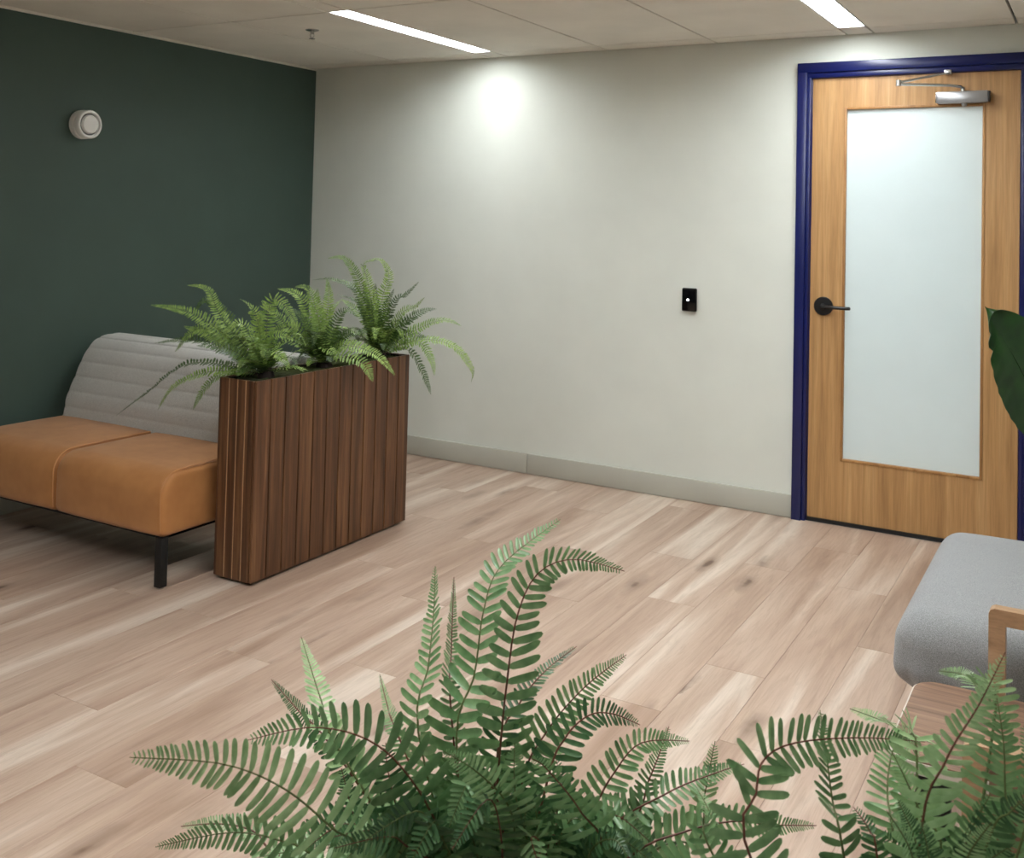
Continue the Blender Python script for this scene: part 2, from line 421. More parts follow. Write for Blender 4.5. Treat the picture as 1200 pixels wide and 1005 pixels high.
dl = MB().box((DX0, .0, .02), (GX0-.012, .045, DZ)).box((GX1+.012, .0, .02), (DX1, .045, DZ)).box((GX0-.012, .0, .02), (GX1+.012, .045, GZ0-.012)).box((GX0-.012, .0, GZ1+.012), (GX1+.012, .045, DZ)).build('door_1', M['oakdoor'])
tag(dl, 'oak veneer door with tall frosted glass panel and black lever handle', 'door', kind='structure')
boxo('frosted_pane', (GX0-.004, .016, GZ0-.004), (GX1+.004, .026, GZ1+.004), M['frost'], dl)
for a, b in (((GX0-.012, -.004, GZ0-.012), (GX0, .016, GZ1+.012)), ((GX1, -.004, GZ0-.012), (GX1+.012, .016, GZ1+.012)),
             ((GX0, -.004, GZ0-.012), (GX1, .016, GZ0)), ((GX0, -.004, GZ1), (GX1, .016, GZ1+.012))):
    boxo('glazing_bead', a, b, M['bead'], dl, .002)
boxo('door_sweep', (DX0+.002, -.010, .004), (DX1-.002, .04, .0195), M['blackmat'], dl)
hx, hz = 3.232, 1.036
ha = MB().lathe([(.045, 0), (.045, .008), (.042, .011), (.014, .012), (.011, .040), (.006, .042)], (hx, 0, hz), (0, -1, 0)).build('door_handle', M['black'], dl, smooth=True)
MB().tube([(hx, -.030, hz), (hx, -.046, hz), (hx+.012, -.054, hz), (hx+.03, -.056, hz), (hx+.112, -.056, hz-.002), (hx+.124, -.052, hz-.002), (hx+.128, -.042, hz-.002)], .0085, 10).build('lever', M['black'], ha, smooth=True)
# closer
cb = boxo('door_closer', (3.738, -.045, 1.997), (3.953, -.002, 2.050), M['alu'], dl, .004)
boxo('end_cap', (3.953, -.043, 1.999), (3.962, -.004, 2.048), M['black'], cb, .002)
boxo('end_cap', (3.733, -.043, 1.999), (3.738, -.004, 2.048), M['chrome'], cb, .002)
MB().lathe([(.012, 0), (.012, .010), (.006, .016)], (3.853, -.024, 1.997), (0, 0, -1), 14).build('valve_cap', M['alu'], cb, smooth=True)
MB().lathe([(.010, 0), (.010, .018)], (3.846, -.024, 2.050), (0, 0, 1), 14).build('spindle', M['chrome'], cb, smooth=True)
MB().tube([(3.852, -.020, 2.066), (3.838, -.045, 2.070), (3.80, -.072, 2.074), (3.595, -.185, 2.074)], .0065, 8).build('closer_arm', M['chrome'], cb, smooth=True)
MB().tube([(3.595, -.185, 2.082), (3.66, -.135, 2.100), (3.785, -.028, 2.138)], .0055, 8).build('closer_arm', M['chrome'], cb, smooth=True)
MB().lathe([(.012, -.012), (.012, .016)], (3.595, -.185, 2.077), (0, 0, 1), 12).build('elbow', M['chrome'], cb, smooth=True)
boxo('arm_shoe', (3.768, -.040, 2.128), (3.80, -.002, 2.152), M['chrome'], cb, .003)

# ------------------------------------------------------------------ wall and ceiling devices
kp = empty('card_reader', (2.5575, 0, 1.026)); tag(kp, 'small black card reader with a white light on the pale wall', 'card reader')
MB().box((2.522, -.010, .972), (2.593, -.0005, 1.080)).build('back_plate', M['greyplastic'], kp, .003)
MB().box((2.5175, -.026, .966), (2.5975, -.010, 1.0855)).build('reader_body', M['blackgloss'], kp, .007, 3)
MB().lathe([(.0045, 0), (.0045, .0015)], (2.5515, -.026, 1.025), (0, -1, 0), 14).build('status_light', M['led'], kp)
sc = (0, -1.737, 1.836)
al = empty('wall_alarm', sc); tag(al, 'round white alarm sounder on the dark green wall', 'alarm')
MB().lathe([(.066, .0), (.072, .004), (.072, .030), (.068, .034)], sc, (1, 0, 0), 40).build('alarm_base', M['whiteplastic'], al, smooth=True)
MB().lathe([(.062, .034), (.062, .040), (.071, .042), (.071, .066), (.066, .072), (.058, .072), (.056, .062), (.05, .060)], sc, (1, 0, 0), 40).build('alarm_rim', M['whiteplastic'], al, smooth=True)
MB().lathe([(.057, .0605), (.054, .0615)], sc, (1, 0, 0), 40).build('dark_ring', M['greyplastic'], al)
MB().lathe([(.047, .060), (.047, .070), (.042, .076), (.02, .079), (.004, .0795)], sc, (1, 0, 0), 36).build('lens', M['whiteplastic'], al, smooth=True)
boxo('lens_bar', (.075, sc[1]-.018, sc[2]-.026), (.0775, sc[1]+.022, sc[2]-.020), M['angle'], al, .001)
sx, sy_ = .944, -1.127
sp = empty('sprinkler_head', (sx, sy_, H)); tag(sp, 'small metal sprinkler head hanging from the ceiling tile', 'sprinkler')
MB().lathe([(.034, -.001), (.034, .003), (.026, .006)], (sx, sy_, H), (0, 0, -1), 28).build('escutcheon', M['chrome'], sp, smooth=True)
MB().lathe([(.011, .004), (.011, .014), (.007, .016), (.007, .022)], (sx, sy_, H), (0, 0, -1), 14).build('sprinkler_body', M['chrome'], sp, smooth=True)
for s in (-1, 1):
    MB().tube([(sx+s*.008, sy_, H-.018), (sx+s*.013, sy_, H-.026), (sx+s*.010, sy_, H-.036), (sx, sy_, H-.043)], .0022, 6).build('frame_arm', M['chrome'], sp, smooth=True)
MB().lathe([(.0025, .02), (.0025, .04)], (sx, sy_, H), (0, 0, -1), 8).build('bulb', M['whiteplastic'], sp, smooth=True)
MB().lathe([(.004, .042), (.016, .044), (.016, .0455)], (sx, sy_, H), (0, 0, -1), 20).build('deflector', M['chrome'], sp, smooth=True)

# ------------------------------------------------------------------ sofa
so = empty('sofa', (.72, -2.08, 0)); tag(so, 'two-seat sofa with tan leather seats, grey channelled back and black legs', 'sofa')
def arc(cx, cy, r, a0, a1, n):
    return [(cx+r*math.cos(math.radians(a0+(a1-a0)*k/n)), cy+r*math.sin(math.radians(a0+(a1-a0)*k/n))) for k in range(n+1)]
def dens(pts, step):
    out = []
    for i in range(len(pts)):
        p, q = pts[i], pts[(i+1) % len(pts)]; l = math.hypot(q[0]-p[0], q[1]-p[1]); k = max(1, int(l/step))
        out += [(p[0]+(q[0]-p[0])*j/k, p[1]+(q[1]-p[1])*j/k) for j in range(k)]
    return out
YF, YB, Z0, Z1 = -2.345, -1.76, .190, .432
prof = arc(YF+.032, Z0+.032, .032, 270, 180, 4) + arc(YF+.085, Z1-.085, .085, 180, 90, 9) + arc(YB-.034, Z1-.036, .034, 90, 0, 4) + arc(YB-.032, Z0+.032, .032, 0, -90, 4)
prof = dens(prof, .05)
def puff(xa, xb):
    def f(x, u, v, nu, nv):
        t = (x-xa)/(xb-xa)*2-1; k = max(0, 1-t*t*t*t)
        uu = max(0, min(1, (u-YF)/(YB-YF)))
        return u-(.010*k if nu < -.5 else 0), v+(.010*k*math.sin(math.pi*uu) if nv > .5 else 0)
    return f
for a, b in ((.075, .7185), (.7215, 1.345)):
    me = loft(prof, a, b, .022, 'x', 5, 14, puff(a, b)).mesh('seat_cushion'); shade_auto(me, 1.0)
    o = link('seat_cushion', me, M['leather'], so)
    e = .0
    for xx in ((b-.006,) if a < .5 else (b-.008,)):
        pts = [(xx, u-nu, v) for (u, v), nu in zip([(YF+.004, Z0+.02), (YF-.001, Z0+.1)] + arc(YF+.085, Z1-.085, .087, 180, 90, 8)+[(YF+.25, Z1+.003), (YB-.1, Z1+.001)], [0]*20)]
        MB().tube(pts, .0028, 6).build('piping', M['piping'] if a < .5 else M['leather'], o, smooth=True)
MB().box((.11, YF+.03, .180), (1.325, YF+.07, .192)).box((.11, YB-.07, .180), (1.325, YB-.03, .192)).box((.11, YF+.07, .180), (.15, YB-.07, .192)).box((1.285, YF+.07, .180), (1.325, YB-.07, .192)).box((.11, YF+.06, .182), (1.325, YB-.06, .1925)).build('base_frame', M['blackmat'], so)
for x, y in ((1.327, YF+.022), (.13, YF+.022), (1.327, YB-.04), (.13, YB-.04)):
    lg = boxo('leg', (x-.017, y-.017, .006), (x+.017, y+.017, .190), M['blackmat'], so, .002)
    MB().lathe([(.014, 0), (.014, .007)], (x, y, 0), (0, 0, 1), 12).build('foot_glide', M['chrome'], lg)
fpts = [(-1.850, .415), (-1.846, .46), (-1.836, .517), (-1.816, .565), (-1.793, .613), (-1.758, .688), (-1.717, .748), (-1.669, .783), (-1.604, .795), (-1.535, .793), (-1.48, .772), (-1.46, .735)]
def cat(pts, n):
    out = []
    for i in range(len(pts)-1):
        p0, p1, p2, p3 = [Vector(pts[max(0, min(len(pts)-1, i+k))]) for k in (-1, 0, 1, 2)]
        for j in range(n):
            t = j/n; out.append(.5*((2*p1)+(p2-p0)*t+(2*p0-5*p1+4*p2-p3)*t*t+(3*p1-p0-3*p2+p3)*t**3))
    out.append(Vector(pts[-1])); return out
cv = cat(fpts, 12); s = [0]
for i in range(1, len(cv)): s.append(s[-1]+(cv[i]-cv[i-1]).length)
CH = .0735; front = []
for k in range(int(s[-1]/.0055)+1):
    d = k*.0055
    i = max(j for j in range(len(s)) if s[j] <= d); i = min(i, len(cv)-2)
    t = (d-s[i])/max(1e-6, s[i+1]-s[i]); p = cv[i].lerp(cv[i+1], t); tn = (cv[i+1]-cv[i]).normalized()
    ph = ((d+.012) % CH)/CH
    front.append(p+Vector((-tn.y, tn.x))*(.010*(max(0, math.sin(math.pi*ph))**.2)-.005))
back = [(-1.475, .70), (-1.53, .695), (-1.60, .66), (-1.655, .60), (-1.70, .50), (-1.73, .415)]
bprof = [tuple(p) for p in front]+dens(back, .04)[:-6]+[(-1.74, .415)]
me = loft(bprof, .095, 1.335, .014, 'x', 4, 12).mesh('backrest'); shade_auto(me, 1.2)
link('backrest', me, M['tweed'], so)
for x in (.3, 1.1): boxo('back_bracket', (x, -1.80, .30), (x+.05, -1.765, .46), M['blackmat'], so)

# ------------------------------------------------------------------ slatted planter (also the one below the picture's edge)
def planter(x0, x1, y0, y1, h, long_axis, n_long, n_end, label):
    root = empty('planter', ((x0+x1)/2, (y0+y1)/2, 0)); tag(root, label, 'planter')
    t = .012; ix0, ix1, iy0, iy1 = x0+t, x1-t, y0+t, y1-t
    boxo('plinth', (ix0+.012, iy0+.012, 0), (ix1-.012, iy1-.012, .014), M['groove'], root)
    z0 = .012
    core = MB().box((ix0, iy0, z0), (ix1, iy0+.012, h-.003)).box((ix0, iy1-.012, z0), (ix1, iy1, h-.003)).box((ix0, iy0+.012, z0), (ix0+.012, iy1-.012, h-.003)).box((ix1-.012, iy0+.012, z0), (ix1, iy1-.012, h-.003)).box((ix0+.012, iy0+.012, z0), (ix1-.012, iy1-.012, .03))
    core.build('core_box', M['groove'], root)
    def face(fix, side, a0, a1, n, strips):
        stp = (a1-a0)/n; me = None
        for k in range(n):
            c = a0+stp*(k+.5); hw = stp/2-.0028
            if fix == 'x':
                if me is None: me = MB().box((-t/2, -hw, -(h-z0)/2), (t/2, hw, (h-z0)/2)).mesh('slat', .0015, 1)
                px = (x1-t/2) if side > 0 else (x0+t/2); loc = (px, c, (h+z0)/2)
            else:
                if me is None: me = MB().box((-hw, -t/2, -(h-z0)/2), (hw, t/2, (h-z0)/2)).mesh('slat', .0015, 1)
                py = (y1-t/2) if side > 0 else (y0+t/2); loc = (c, py, (h+z0)/2)
            o = link('slat', me, M['walnut'], root, loc=Vector(loc)-root.location)
        if strips:
            for k in range(1, n):
                c = a0+stp*k
                if fix == 'y':
                    py = y0+t*.45 if side < 0 else y1-t*.45
                    boxo('edge_strip', (c-.0016, py-.004, z0), (c+.0016, py+.004, h-.001), M['brass'], root)
                else:
                    px = x1-t*.45 if side > 0 else x0+t*.45
                    boxo('edge_strip', (px-.004, c-.0016, z0), (px+.004, c+.0016, h-.001), M['brass'], root)
    nx, ny = (n_end, n_long) if long_axis == 'y' else (n_long, n_end)
    for side in (1, -1): face('x', side, y0, y1, ny, long_axis == 'x'); 
    for side in (-1, 1): face('y', side, ix0, ix1, nx, long_axis == 'y')
    g = bmesh.new(); bmesh.ops.create_grid(g, x_segments=40, y_segments=20, size=.5)
    for v in g.verts:
        v.co = Vector((ix0+.012+(v.co.x+.5)*(ix1-ix0-.024), iy0+.012+(v.co.y+.5)*(iy1-iy0-.024), h-.014+random.uniform(-.007, .009)))
    me = bpy.data.meshes.new('moss'); g.to_mesh(me); g.free()
    tag(link('moss', me, M['moss'], root), kind='stuff')
    return root
PX0, PX1, PY0, PY1, PH = 1.402, 1.600, -2.132, -1.128, .777
planter(PX0, PX1, PY0, PY1, PH, 'y', 12, 4, 'tall walnut slatted planter box beside the tan sofa')
FP = (3.70, 4.80, -4.34, -4.12, .70)
planter(FP[0], FP[1], FP[2], FP[3], FP[4], 'x', 13, 4, 'walnut slatted planter below the front ferns, hidden under the picture edge')

# ------------------------------------------------------------------ ferns
def frond(parent, pts, width, leafm, stemm, nhint, spacing=.27, stem_r=.002, wfac=.15, bare=.06, seed=0, fine=True, rot=0.0, fold=.22):
    R = random.Random(seed)
    P = [Vector(p) for p in pts]; cv = cat3(P, 14); s = [0.0]
    for i in range(1, len(cv)): s.append(s[-1]+(cv[i]-cv[i-1]).length)
    tot = s[-1]
    def pos(d):
        lo = 0
        for j in range(len(s)-1):
            if s[j] <= d: lo = j
        t = (d-s[lo])/max(1e-9, s[lo+1]-s[lo]); return cv[lo].lerp(cv[lo+1], t), (cv[lo+1]-cv[lo]).normalized()
    v = []; f = []
    d = bare*tot; nh = Vector(nhint).normalized()
    st = ((0, .38), (.12, .8), (.45, 1.0), (.8, .92), (.94, .6)) if fine else ((0, .5), (.4, 1.0), (.8, .65))
    while d < tot*.992:
        u = d/tot; p, T = pos(d)
        n = (nh-T*nh.dot(T)); n = n.normalized() if n.length > .05 else T.orthogonal().normalized()
        S = T.cross(n)
        n, S = n*math.cos(rot)+S*math.sin(rot), S*math.cos(rot)-n*math.sin(rot)
        q = max(0, (u-.38)/.62)
        L = width*min(1, .6+1.4*u)*(1-.92*q**1.7)
        for sg in (1, -1):
            l = L*R.uniform(.9, 1.06)
            a = .03+.42*u**1.5+R.uniform(-.09, .09)
            D = (S*sg*math.cos(a)+T*math.sin(a)+n*(math.tan(fold)+R.uniform(-.10, .12))).normalized()
            W = n.cross(D).normalized(); nn = D.cross(W)
            b0 = len(v); pp = p+T*(R.uniform(-.1, .1)*spacing*L)
            dr = R.uniform(.05, .22)
            for t, ww in st:
                c = pp+D*(l*t)+T*(.10*l*t*t)-n*(dr*l*t*t)
                hw = l*wfac*ww
                v += [c-W*hw, c-nn*(hw*.35), c+W*hw]
            m = len(st)
            v.append(pp+D*l+T*(.10*l)-n*(dr*l))
            for i in range(m-1):
                o = b0+i*3; f += [(o, o+1, o+4, o+3), (o+1, o+2, o+5, o+4)]
            o = b0+(m-1)*3; f += [(o, o+1, b0+m*3), (o+1, o+2, b0+m*3)]
        d += max(spacing*L, spacing*width*.22)
    me = bpy.data.meshes.new('frond'); me.from_pydata([tuple(x) for x in v], [], f)
    o = link('frond', me, leafm, parent, smooth=True)
    k = max(1, len(cv)//18); sp_ = cv[::k]
    if (sp_[-1]-cv[-1]).length > 1e-6: sp_.append(cv[-1])
    MB().tube(sp_, [stem_r*(1-.75*i/(len(sp_)-1)) for i in range(len(sp_))], 5).build('stem', stemm, o, smooth=True)
    return o
def cat3(P, n):
    out = []
    for i in range(len(P)-1):
        p0, p1, p2, p3 = [P[max(0, min(len(P)-1, i+k))] for k in (-1, 0, 1, 2)]
        for j in range(n):
            t = j/n; out.append(.5*((2*p1)+(p2-p0)*t+(2*p0-5*p1+4*p2-p3)*t*t+(3*p1-p0-3*p2+p3)*t**3))
    out.append(P[-1]); return out

# the three ferns in the walnut planter: crowns in the soil, fronds arching over the rim
def crown(root_loc, parent, r=.035):
    c = Vector(root_loc)
    MB().lathe([(r, -.02), (r*1.05, .005), (r*.75, .035), (r*.3, .05)], c, (0, 0, 1), 12).build('crown', M['groove'], parent, smooth=True)
def depth_of(p): return (Vector(p)-EYE).dot(FWD)
BGF = [
 ((1.50, -1.975), 'bushy green fern at the sofa end of the walnut planter',
  [[(235,372),(176,357)], [(262,376),(244,340),(219,334)], [(240,400),(181,402)], [(225,425),(170,462),(136,487)], [(248,435),(205,452),(185,480)],
   [(262,438),(240,455),(226,480)], [(300,370),(281,350)], [(318,352),(345,375),(344,395)], [(322,395),(345,398)], [(240,385),(205,412)],
   [(272,410),(230,405)], [(310,405),(332,420)], [(285,380),(262,392)], [(300,385),(312,362)], [(250,355),(228,365)], [(318,410),(340,430)], [(262,400),(215,382)]]),
 ((1.50, -1.62), 'middle green fern in the walnut planter between two others',
  [[(355,352),(325,338)], [(365,345),(345,336)], [(372,362),(372,338)], [(385,352),(383,326)], [(400,366),(420,372)], [(402,405),(440,415),(463,440)],
   [(392,415),(425,425),(437,447)], [(330,375),(306,352)], [(345,385),(310,392)], [(395,385),(425,395)], [(340,400),(306,420)], [(385,370),(402,350)],
   [(352,370),(330,362)], [(400,395),(432,388)], [(362,380),(352,356)], [(375,405),(400,420)]]),
 ((1.50, -1.235), 'green fern at the white wall end of the walnut planter',
  [[(425,340),(405,304),(383,303)], [(420,345),(392,328),(366,328)], [(432,335),(426,310),(440,305),(433,304)], [(448,350),(456,325),(448,306),(436,303)],
   [(462,355),(476,345),(491,330)], [(470,368),(486,360),(498,348)], [(475,378),(498,364),(512,362)], [(490,385),(520,375),(541,382)],
   [(490,398),(530,405),(553,432),(552,448)], [(488,400),(505,420),(509,440)], [(478,410),(495,435),(505,462)], [(440,362),(440,332)], [(452,365),(462,338)],
   [(430,375),(400,350)], [(432,390),(405,398)], [(470,392),(500,395)], [(445,395),(420,420)], [(435,365),(425,332)], [(462,385),(488,372)], [(425,360),(395,345)]]),
]
rb = random.Random(11)
for (cx, cy_), lab, fr_ in BGF:
    c = Vector((cx, cy_, PH-.012)); root = empty('fern', c); tag(root, lab, 'fern', 'ferns in the walnut planter')
    crown(c, root)
    d0 = depth_of(c)
    fronds = [(p, rb.uniform(-.10, .10)) for p in fr_]
    for p, dd in fronds:
        k = len(p); pts = [c+Vector((rb.uniform(-.02, .02), rb.uniform(-.02, .02), .02))]
        for i, (x, y) in enumerate(p): pts.append(at(x, y, d0+dd*(i+1)/k))
        nh = -FWD*rb.uniform(.2, .8)+Vector((rb.uniform(-.3, .3), 0, rb.uniform(.5, 1.0)))
        frond(root, pts, rb.uniform(.036, .046), M['fernbg'] if rb.random() < .55 else M['fernbg_dark'], M['stem_g'], nh, .32, .0012, .12, .12, rb.randrange(9999), False)
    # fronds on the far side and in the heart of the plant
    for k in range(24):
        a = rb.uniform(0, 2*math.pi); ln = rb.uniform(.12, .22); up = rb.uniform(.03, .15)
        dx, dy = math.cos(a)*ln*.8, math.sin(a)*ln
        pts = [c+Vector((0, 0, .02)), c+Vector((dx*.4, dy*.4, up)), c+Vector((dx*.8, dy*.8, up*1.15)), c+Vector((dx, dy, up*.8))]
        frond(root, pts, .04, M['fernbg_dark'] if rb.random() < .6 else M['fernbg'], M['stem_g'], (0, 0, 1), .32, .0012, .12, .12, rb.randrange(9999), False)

# front ferns (pixel path, depth offset of the tip, leaflet length in pixels, leaf, stem, how far the blade faces the viewer)
FA = at(612, 1085, 1.0); FA.z = FP[4]-.012; FB = Vector((4.29, -4.22, FP[4]-.012))
FA = Vector((3.925, -4.225, FP[4]-.012))
A_FR = [
 ([(535,880),(556,790),(567,714),(588,662),(657,608)], .12, 50, 'fern', 'stem_g', 1, -.85),
 ([(585,890),(594,800),(606,722),(630,672),(672,655),(732,669)], .10, 48, 'fern', 'stem_r', 1, .65),
 ([(492,870),(502,780),(508,720),(510,663)], .12, 42, 'fern', 'stem_g', 1, -1.0),
 ([(529,840),(529,760),(532,676)], .16, 24, 'fern', 'stem_r', 1, .9),
 ([(398,880),(378,825),(365,785),(353,746)], .14, 36, 'fern_pale', 'stem_g', 1, .9),
 ([(400,890),(352,835),(318,796)], .16, 24, 'fern_dark', 'stem_r', 1),
 ([(520,985),(478,908),(430,866),(365,852),(290,867)], -.05, 58, 'fern', 'stem_r', .8, 0),
 ([(430,1000),(392,972),(335,925),(262,895),(152,887)], -.16, 62, 'fern_pale', 'stem_g', .8, 0),
 ([(582,890),(610,822),(640,785),(676,757)], .10, 30, 'fern_dark', 'stem_r', .5),
 ([(610,925),(640,858),(685,805),(734,767)], .10, 36, 'fern', 'stem_r', .8),
 ([(640,920),(662,865),(690,838),(718,836),(750,849)], .06, 40, 'fern_dark', 'stem_r', .8),
 ([(690,960),(720,905),(752,870),(808,868)], .06, 34, 'fern', 'stem_r', .8),
 ([(735,975),(760,915),(772,885),(784,851)], .08, 28, 'fern', 'stem_r', .8),
 ([(760,1000),(818,985),(826,930),(838,868)], .05, 42, 'fern_pale', 'stem_g', .8),
 ([(700,985),(780,930),(840,905),(872,895)], .05, 34, 'fern', 'stem_r', .7),
 ([(730,1010),(800,975),(860,962),(900,966),(957,967)], .0, 34, 'fern', 'stem_r', .7),
 ([(380,1010),(330,985),(270,975),(182,992)], -.02, 40, 'fern', 'stem_g', .7),
 ([(450,1005),(420,970),(400,900)], .0, 40, 'fern_dark', 'stem_r', .9),
 ([(340,1010),(300,975),(258,965),(212,968)], .05, 30, 'fern_pale', 'stem_r', .7),
 ([(700,1005),(680,950),(640,900),(622,888)], -.05, 50, 'fern', 'stem_r', .9),
 ([(600,1000),(596,945),(560,905),(520,880)], -.08, 46, 'fern_pale', 'stem_g', .8),
 ([(470,870),(455,830),(445,790)], .2, 16, 'fern', 'stem_r', 1),
 ([(620,1010),(604,930),(603,870)], -.05, 46, 'fern', 'stem_g', .9),
 ([(500,1010),(470,960),(455,905),(452,870)], -.02, 50, 'fern_dark', 'stem_r', .9),
 ([(560,990),(540,930),(536,880)], .02, 46, 'fern', 'stem_r', .9),
 ([(680,990),(660,930),(652,890)], .04, 44, 'fern_dark', 'stem_r', .9),
]
B_FR = [
 ([(880,1010),(886,930),(895,890),(932,870),(1010,864),(1084,869)], .10, 50, 'fern', 'stem_r', .9, 0),
 ([(1075,905),(1060,862),(1035,845),(996,830)], .28, 34, 'fern_pale', 'stem_g', .8, -.3),
 ([(990,1010),(976,940),(968,880),(961,832)], .12, 46, 'fern', 'stem_g', .9, .45),
 ([(1078,990),(1108,892),(1147,826),(1178,764)], -.02, 56, 'fern_pale', 'stem_r', 1, 0),
 ([(1165,850),(1145,805),(1128,790),(1099,786)], .2, 34, 'fern_pale', 'stem_g', .9, .1),
 ([(1180,1010),(1178,930),(1176,870),(1168,815)], .05, 56, 'fern', 'stem_g', .9),
 ([(1050,1010),(1040,930),(1046,880),(1062,850)], .15, 42, 'fern', 'stem_g', .8),
 ([(1105,1020),(1082,960),(1060,910),(1045,880)], .05, 48, 'fern_pale', 'stem_g', .9),
 ([(1205,960),(1210,900),(1200,850)], .02, 56, 'fern', 'stem_g', .9),
 ([(1150,1010),(1185,950),(1215,930)], -.05, 56, 'fern_dark', 'stem_g', .8),
 ([(840,1010),(835,960),(815,920)], .12, 40, 'fern', 'stem_g', .9),
 ([(1030,1020),(1020,975),(1000,945)], .05, 44, 'fern_dark', 'stem_r', .9),
]
rf = random.Random(5)
# low fronds filling the heart of each plant
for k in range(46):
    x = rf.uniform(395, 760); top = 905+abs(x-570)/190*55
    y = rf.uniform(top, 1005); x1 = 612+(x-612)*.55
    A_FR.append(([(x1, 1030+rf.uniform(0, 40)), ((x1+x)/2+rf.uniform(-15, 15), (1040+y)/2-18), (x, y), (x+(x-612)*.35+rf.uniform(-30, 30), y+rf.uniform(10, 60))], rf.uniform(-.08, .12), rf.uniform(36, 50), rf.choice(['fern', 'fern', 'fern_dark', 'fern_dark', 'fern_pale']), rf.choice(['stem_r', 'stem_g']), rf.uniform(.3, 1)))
for k in range(14):
    x = rf.uniform(1030, 1200); y = rf.uniform(930, 1010)
    B_FR.append(([(1100+(x-1100)*.5, 1080), ((1100+x)/2, (1080+y)/2-10), (x, y)], rf.uniform(-.08, .15), rf.uniform(40, 54), rf.choice(['fern', 'fern_dark', 'fern_pale']), 'stem_g', rf.uniform(.4, 1)))
for c, lst, lab in ((FA, A_FR, 'large green fern in the foreground at bottom centre with tall curling fronds'),
                    (FB, B_FR, 'large green fern in the foreground at bottom right over the wooden armchair')):
    root = empty('fern', c); tag(root, lab, 'fern', 'ferns in the foreground planter'); crown(c, root)
    d0 = depth_of(c)
    for row in lst:
        p, dd, wpx, lm, sm, facing = row[:6]; rot = row[6] if len(row) > 6 else rf.uniform(-.35, .35)
        k = len(p); pts = [c+Vector((rf.uniform(-.015, .015), rf.uniform(-.015, .015), .02))]
        for i, (x, y) in enumerate(p): pts.append(at(x, y, d0+dd*((i+1)/k)))
        dm = d0+dd*.5
        nh = -FWD*facing+Vector((rf.uniform(-.25, .25), 0, .35+rf.uniform(-.1, .3)*(1.2-facing)))
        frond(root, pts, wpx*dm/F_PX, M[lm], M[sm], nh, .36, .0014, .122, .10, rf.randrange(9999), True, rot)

# ------------------------------------------------------------------ grey lounge chair, side table, armchair
def grey_fn(p, h):
    u, v, w_ = p.x/h[0], p.y/h[1], p.z/h[2]
    q = p.copy()
    if w_ > 0: q.z += .018*(1-u**4)*(1-v**4)
    side = max(0, -w_+.35)
    c = max(0, -u)**5*max(0, -v)**3*max(0, min(1, .55-w_))
    q.x += .012*math.sin(v*46+1)*c; q.y += .012*math.sin(u*34)*c
    return q
lc = empty('lounge_chair', (4.33, -1.88, 0)); tag(lc, 'grey upholstered lounge chair with square oak arm in front of the door', 'chair')
CX0, CX1, CY0, CY1 = 3.955, 4.64, -2.335, -1.435
me = rounded((CX0, CY0, .262), (CX1, CY1, .462), .075, 44, grey_fn); me.name = 'seat_cushion'
link('seat_cushion', me, M['grey'], lc, smooth=True)
me = rounded((4.60, CY0+.02, .44), (4.78, CY1-.02, .84), .06, 14); link('backrest', me, M['grey'], lc, smooth=True)
boxo('seat_base', (CX0+.05, CY0+.03, .20), (4.76, CY1-.03, .268), M['chairoak'], lc, .006)
for x, y in ((CX0+.09, CY0+.07), (CX0+.09, CY1-.07), (4.70, CY0+.07), (4.70, CY1-.07)):
    boxo('leg', (x-.022, y-.022, 0), (x+.022, y+.022, .202), M['chairoak'], lc, .004)
def loop_arm(parent, x0, x1, yc, top, wd=.034, th=.036, low=None, panel=False):
    y0, y1 = yc-wd/2, yc+wd/2
    low = 0 if low is None else low
    mb = MB()
    pr = [(x0, low), (x0, top-.012), (x0+.004, top-.004), (x0+.012, top), (x1-.012, top), (x1-.004, top-.004), (x1, top-.012), (x1, low), (x1-th, low), (x1-th, top-th), (x0+th, top-th), (x0+th, low)]
    n = len(pr); v = [(x, y0, z) for x, z in pr]+[(x, y1, z) for x, z in pr]
    outer = [0, 1, 2, 3, 4, 5, 6, 7]
    f = [(i, (i+1) % n, (i+1) % n+n, i+n) for i in range(n)]
    quads = [(0, 1, 10, 11), (1, 2, 3, 10), (3, 4, 9, 10), (4, 5, 6, 9), (6, 7, 8, 9)]
    f += quads+[tuple(i+n for i in reversed(q)) for q in quads]
    mb.add(v, f); me = mb.mesh('armrest')
    o = link('armrest', me, M['chairoak'], parent)
    if panel: boxo('side_panel', (x0+th+.006, yc-.008, .10), (x1-th-.006, yc+.008, top-th-.006), M['laminate'], o)
    return o
loop_arm(lc, 4.185, 4.77, -2.405, .552)
tb = empty('side_table', (4.35, -2.66, 0)); tag(tb, 'low brown wood side table with rounded corners beside the grey chair', 'table')
def rrect(x0, x1, y0, y1, r, n=8):
    return arc(x1-r, y1-r, r, 0, 90, n)+arc(x0+r, y1-r, r, 90, 180, n)+arc(x0+r, y0+r, r, 180, 270, n)+arc(x1-r, y0+r, r, 270, 360, n)
def slab(poly, z0, z1):
    n = len(poly); return MB().add([(x, y, z0) for x, y in poly]+[(x, y, z1) for x, y in poly], [tuple(range(n-1, -1, -1)), tuple(range(n, 2*n))]+[(i, (i+1) % n, (i+1) % n+n, i+n) for i in range(n)])
TZ = .36
slab(rrect(4.034, 4.72, -2.84, -2.435, .055), TZ-.003, TZ).build('table_top', M['laminate'], tb)
slab(rrect(4.030, 4.724, -2.844, -2.431, .058), TZ-.026, TZ-.003).build('table_edge', M['edge'], tb)
for x, y in ((4.10, -2.50), (4.10, -2.78), (4.65, -2.50), (4.65, -2.78)):
    boxo('leg', (x-.017, y-.017, 0), (x+.017, y+.017, TZ-.026), M['blackmat'], tb, .003)
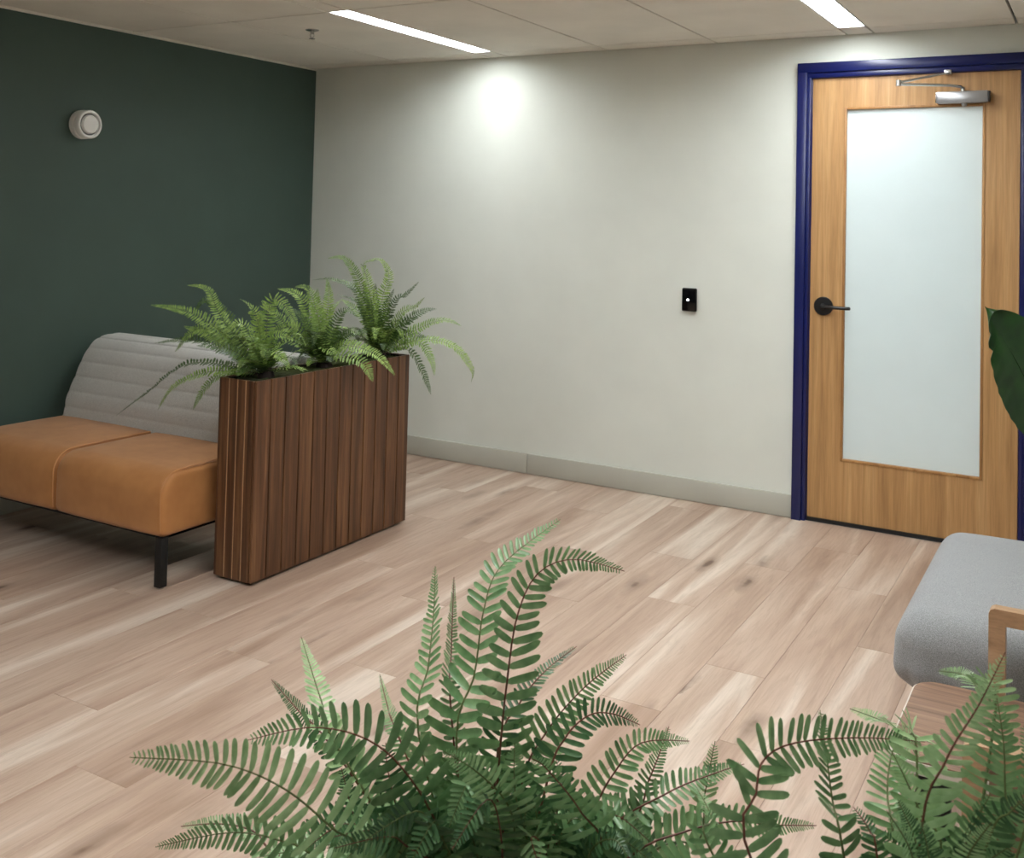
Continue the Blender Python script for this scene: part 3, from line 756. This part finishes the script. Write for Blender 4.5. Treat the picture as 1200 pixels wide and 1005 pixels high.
ac = empty('armchair', (4.5, -3.44, 0)); tag(ac, 'oak armchair behind the front right fern with a square open arm', 'chair')
loop_arm(ac, 4.208, 4.80, -3.115, .552, panel=True); loop_arm(ac, 4.208, 4.80, -3.765, .552, panel=True)
boxo('seat_base', (4.29, -3.745, .24), (4.80, -3.135, .30), M['chairoak'], ac, .005)
me = rounded((4.30, -3.74, .298), (4.78, -3.14, .42), .045, 12); link('seat_cushion', me, M['grey'], ac, smooth=True)
me = rounded((4.70, -3.74, .40), (4.82, -3.14, .80), .045, 12); link('backrest', me, M['grey'], ac, smooth=True)

# ------------------------------------------------------------------ large-leaved plant at the right edge
bp = empty('potted_plant', (4.62, -.62, 0)); tag(bp, 'dark glossy broad-leaved plant reaching in at the right edge', 'plant')
MB().lathe([(.13, 0), (.17, .30), (.172, .34), (.158, .34), (.15, .315)], (4.62, -.62, 0), (0, 0, 1), 32).build('pot', M['pot'], bp, smooth=True)
MB().lathe([(.152, .30), (.10, .318), (.03, .322)], (4.62, -.62, 0), (0, 0, 1), 24).build('soil', M['soil'], bp, smooth=True)
def big_leaf(root, stem, tip, baseP, hw, nhint, notch=True, curl=.12):
    T = (tip-baseP); ln = T.length; T.normalize(); n = Vector(nhint); n = (n-T*n.dot(T)).normalized(); S = T.cross(n)
    v = []; f = []; K = 30; J = 6
    for k in range(K+1):
        t = k/K; t = 1-(1-t)**1.35; wdt = hw*max(0, math.sin(math.pi*(t*.97+.03)))**.6
        for j in range(-J, J+1):
            q = j/J; cutn = 1.0
            if notch and ((k in (22,) and q < -.3) or (k in (25,) and q < -.3)): cutn = .86
            c = baseP+T*(ln*t + -hw*.12*abs(q))+S*(wdt*q*cutn)+n*(hw*.2*abs(q)**1.3-curl*ln*(t-.45)**2+.003*math.sin(t*70)*abs(q))
            v.append(tuple(c))
    w_ = 2*J+1
    for k in range(K):
        for j in range(2*J): f.append((k*w_+j, k*w_+j+1, (k+1)*w_+j+1, (k+1)*w_+j))
    me = bpy.data.meshes.new('leaf'); me.from_pydata(v, [], f)
    o = link('leaf', me, M['banana'], root, smooth=True)
    pts = [stem, stem.lerp(baseP, .5)+Vector((.02, 0, .05)), baseP]
    rib = [baseP+T*(ln*t)+n*(-curl*ln*(t-.45)**2-.001) for t in (0, .2, .4, .6, .8, .97)]
    MB().tube(pts+rib, [.010, .009, .007, .006, .005, .004, .003, .002, .001], 7).build('leaf_stalk', M['banana'], o, smooth=True)
P0 = Vector((4.62, -.62, .31))
big_leaf(bp, P0, at(1160, 360, 3.62), at(1238, 516, 3.80), .152, -FWD+Vector((.1, 0, .35)))
big_leaf(bp, P0+Vector((.02, .02, 0)), Vector((4.75, -.75, 1.45)), Vector((4.70, -.66, .9)), .09, (-.5, -.7, .3), False)
big_leaf(bp, P0+Vector((.02, -.02, 0)), Vector((4.78, -.35, 1.25)), Vector((4.68, -.52, .8)), .09, (-.6, -.6, .3), False)
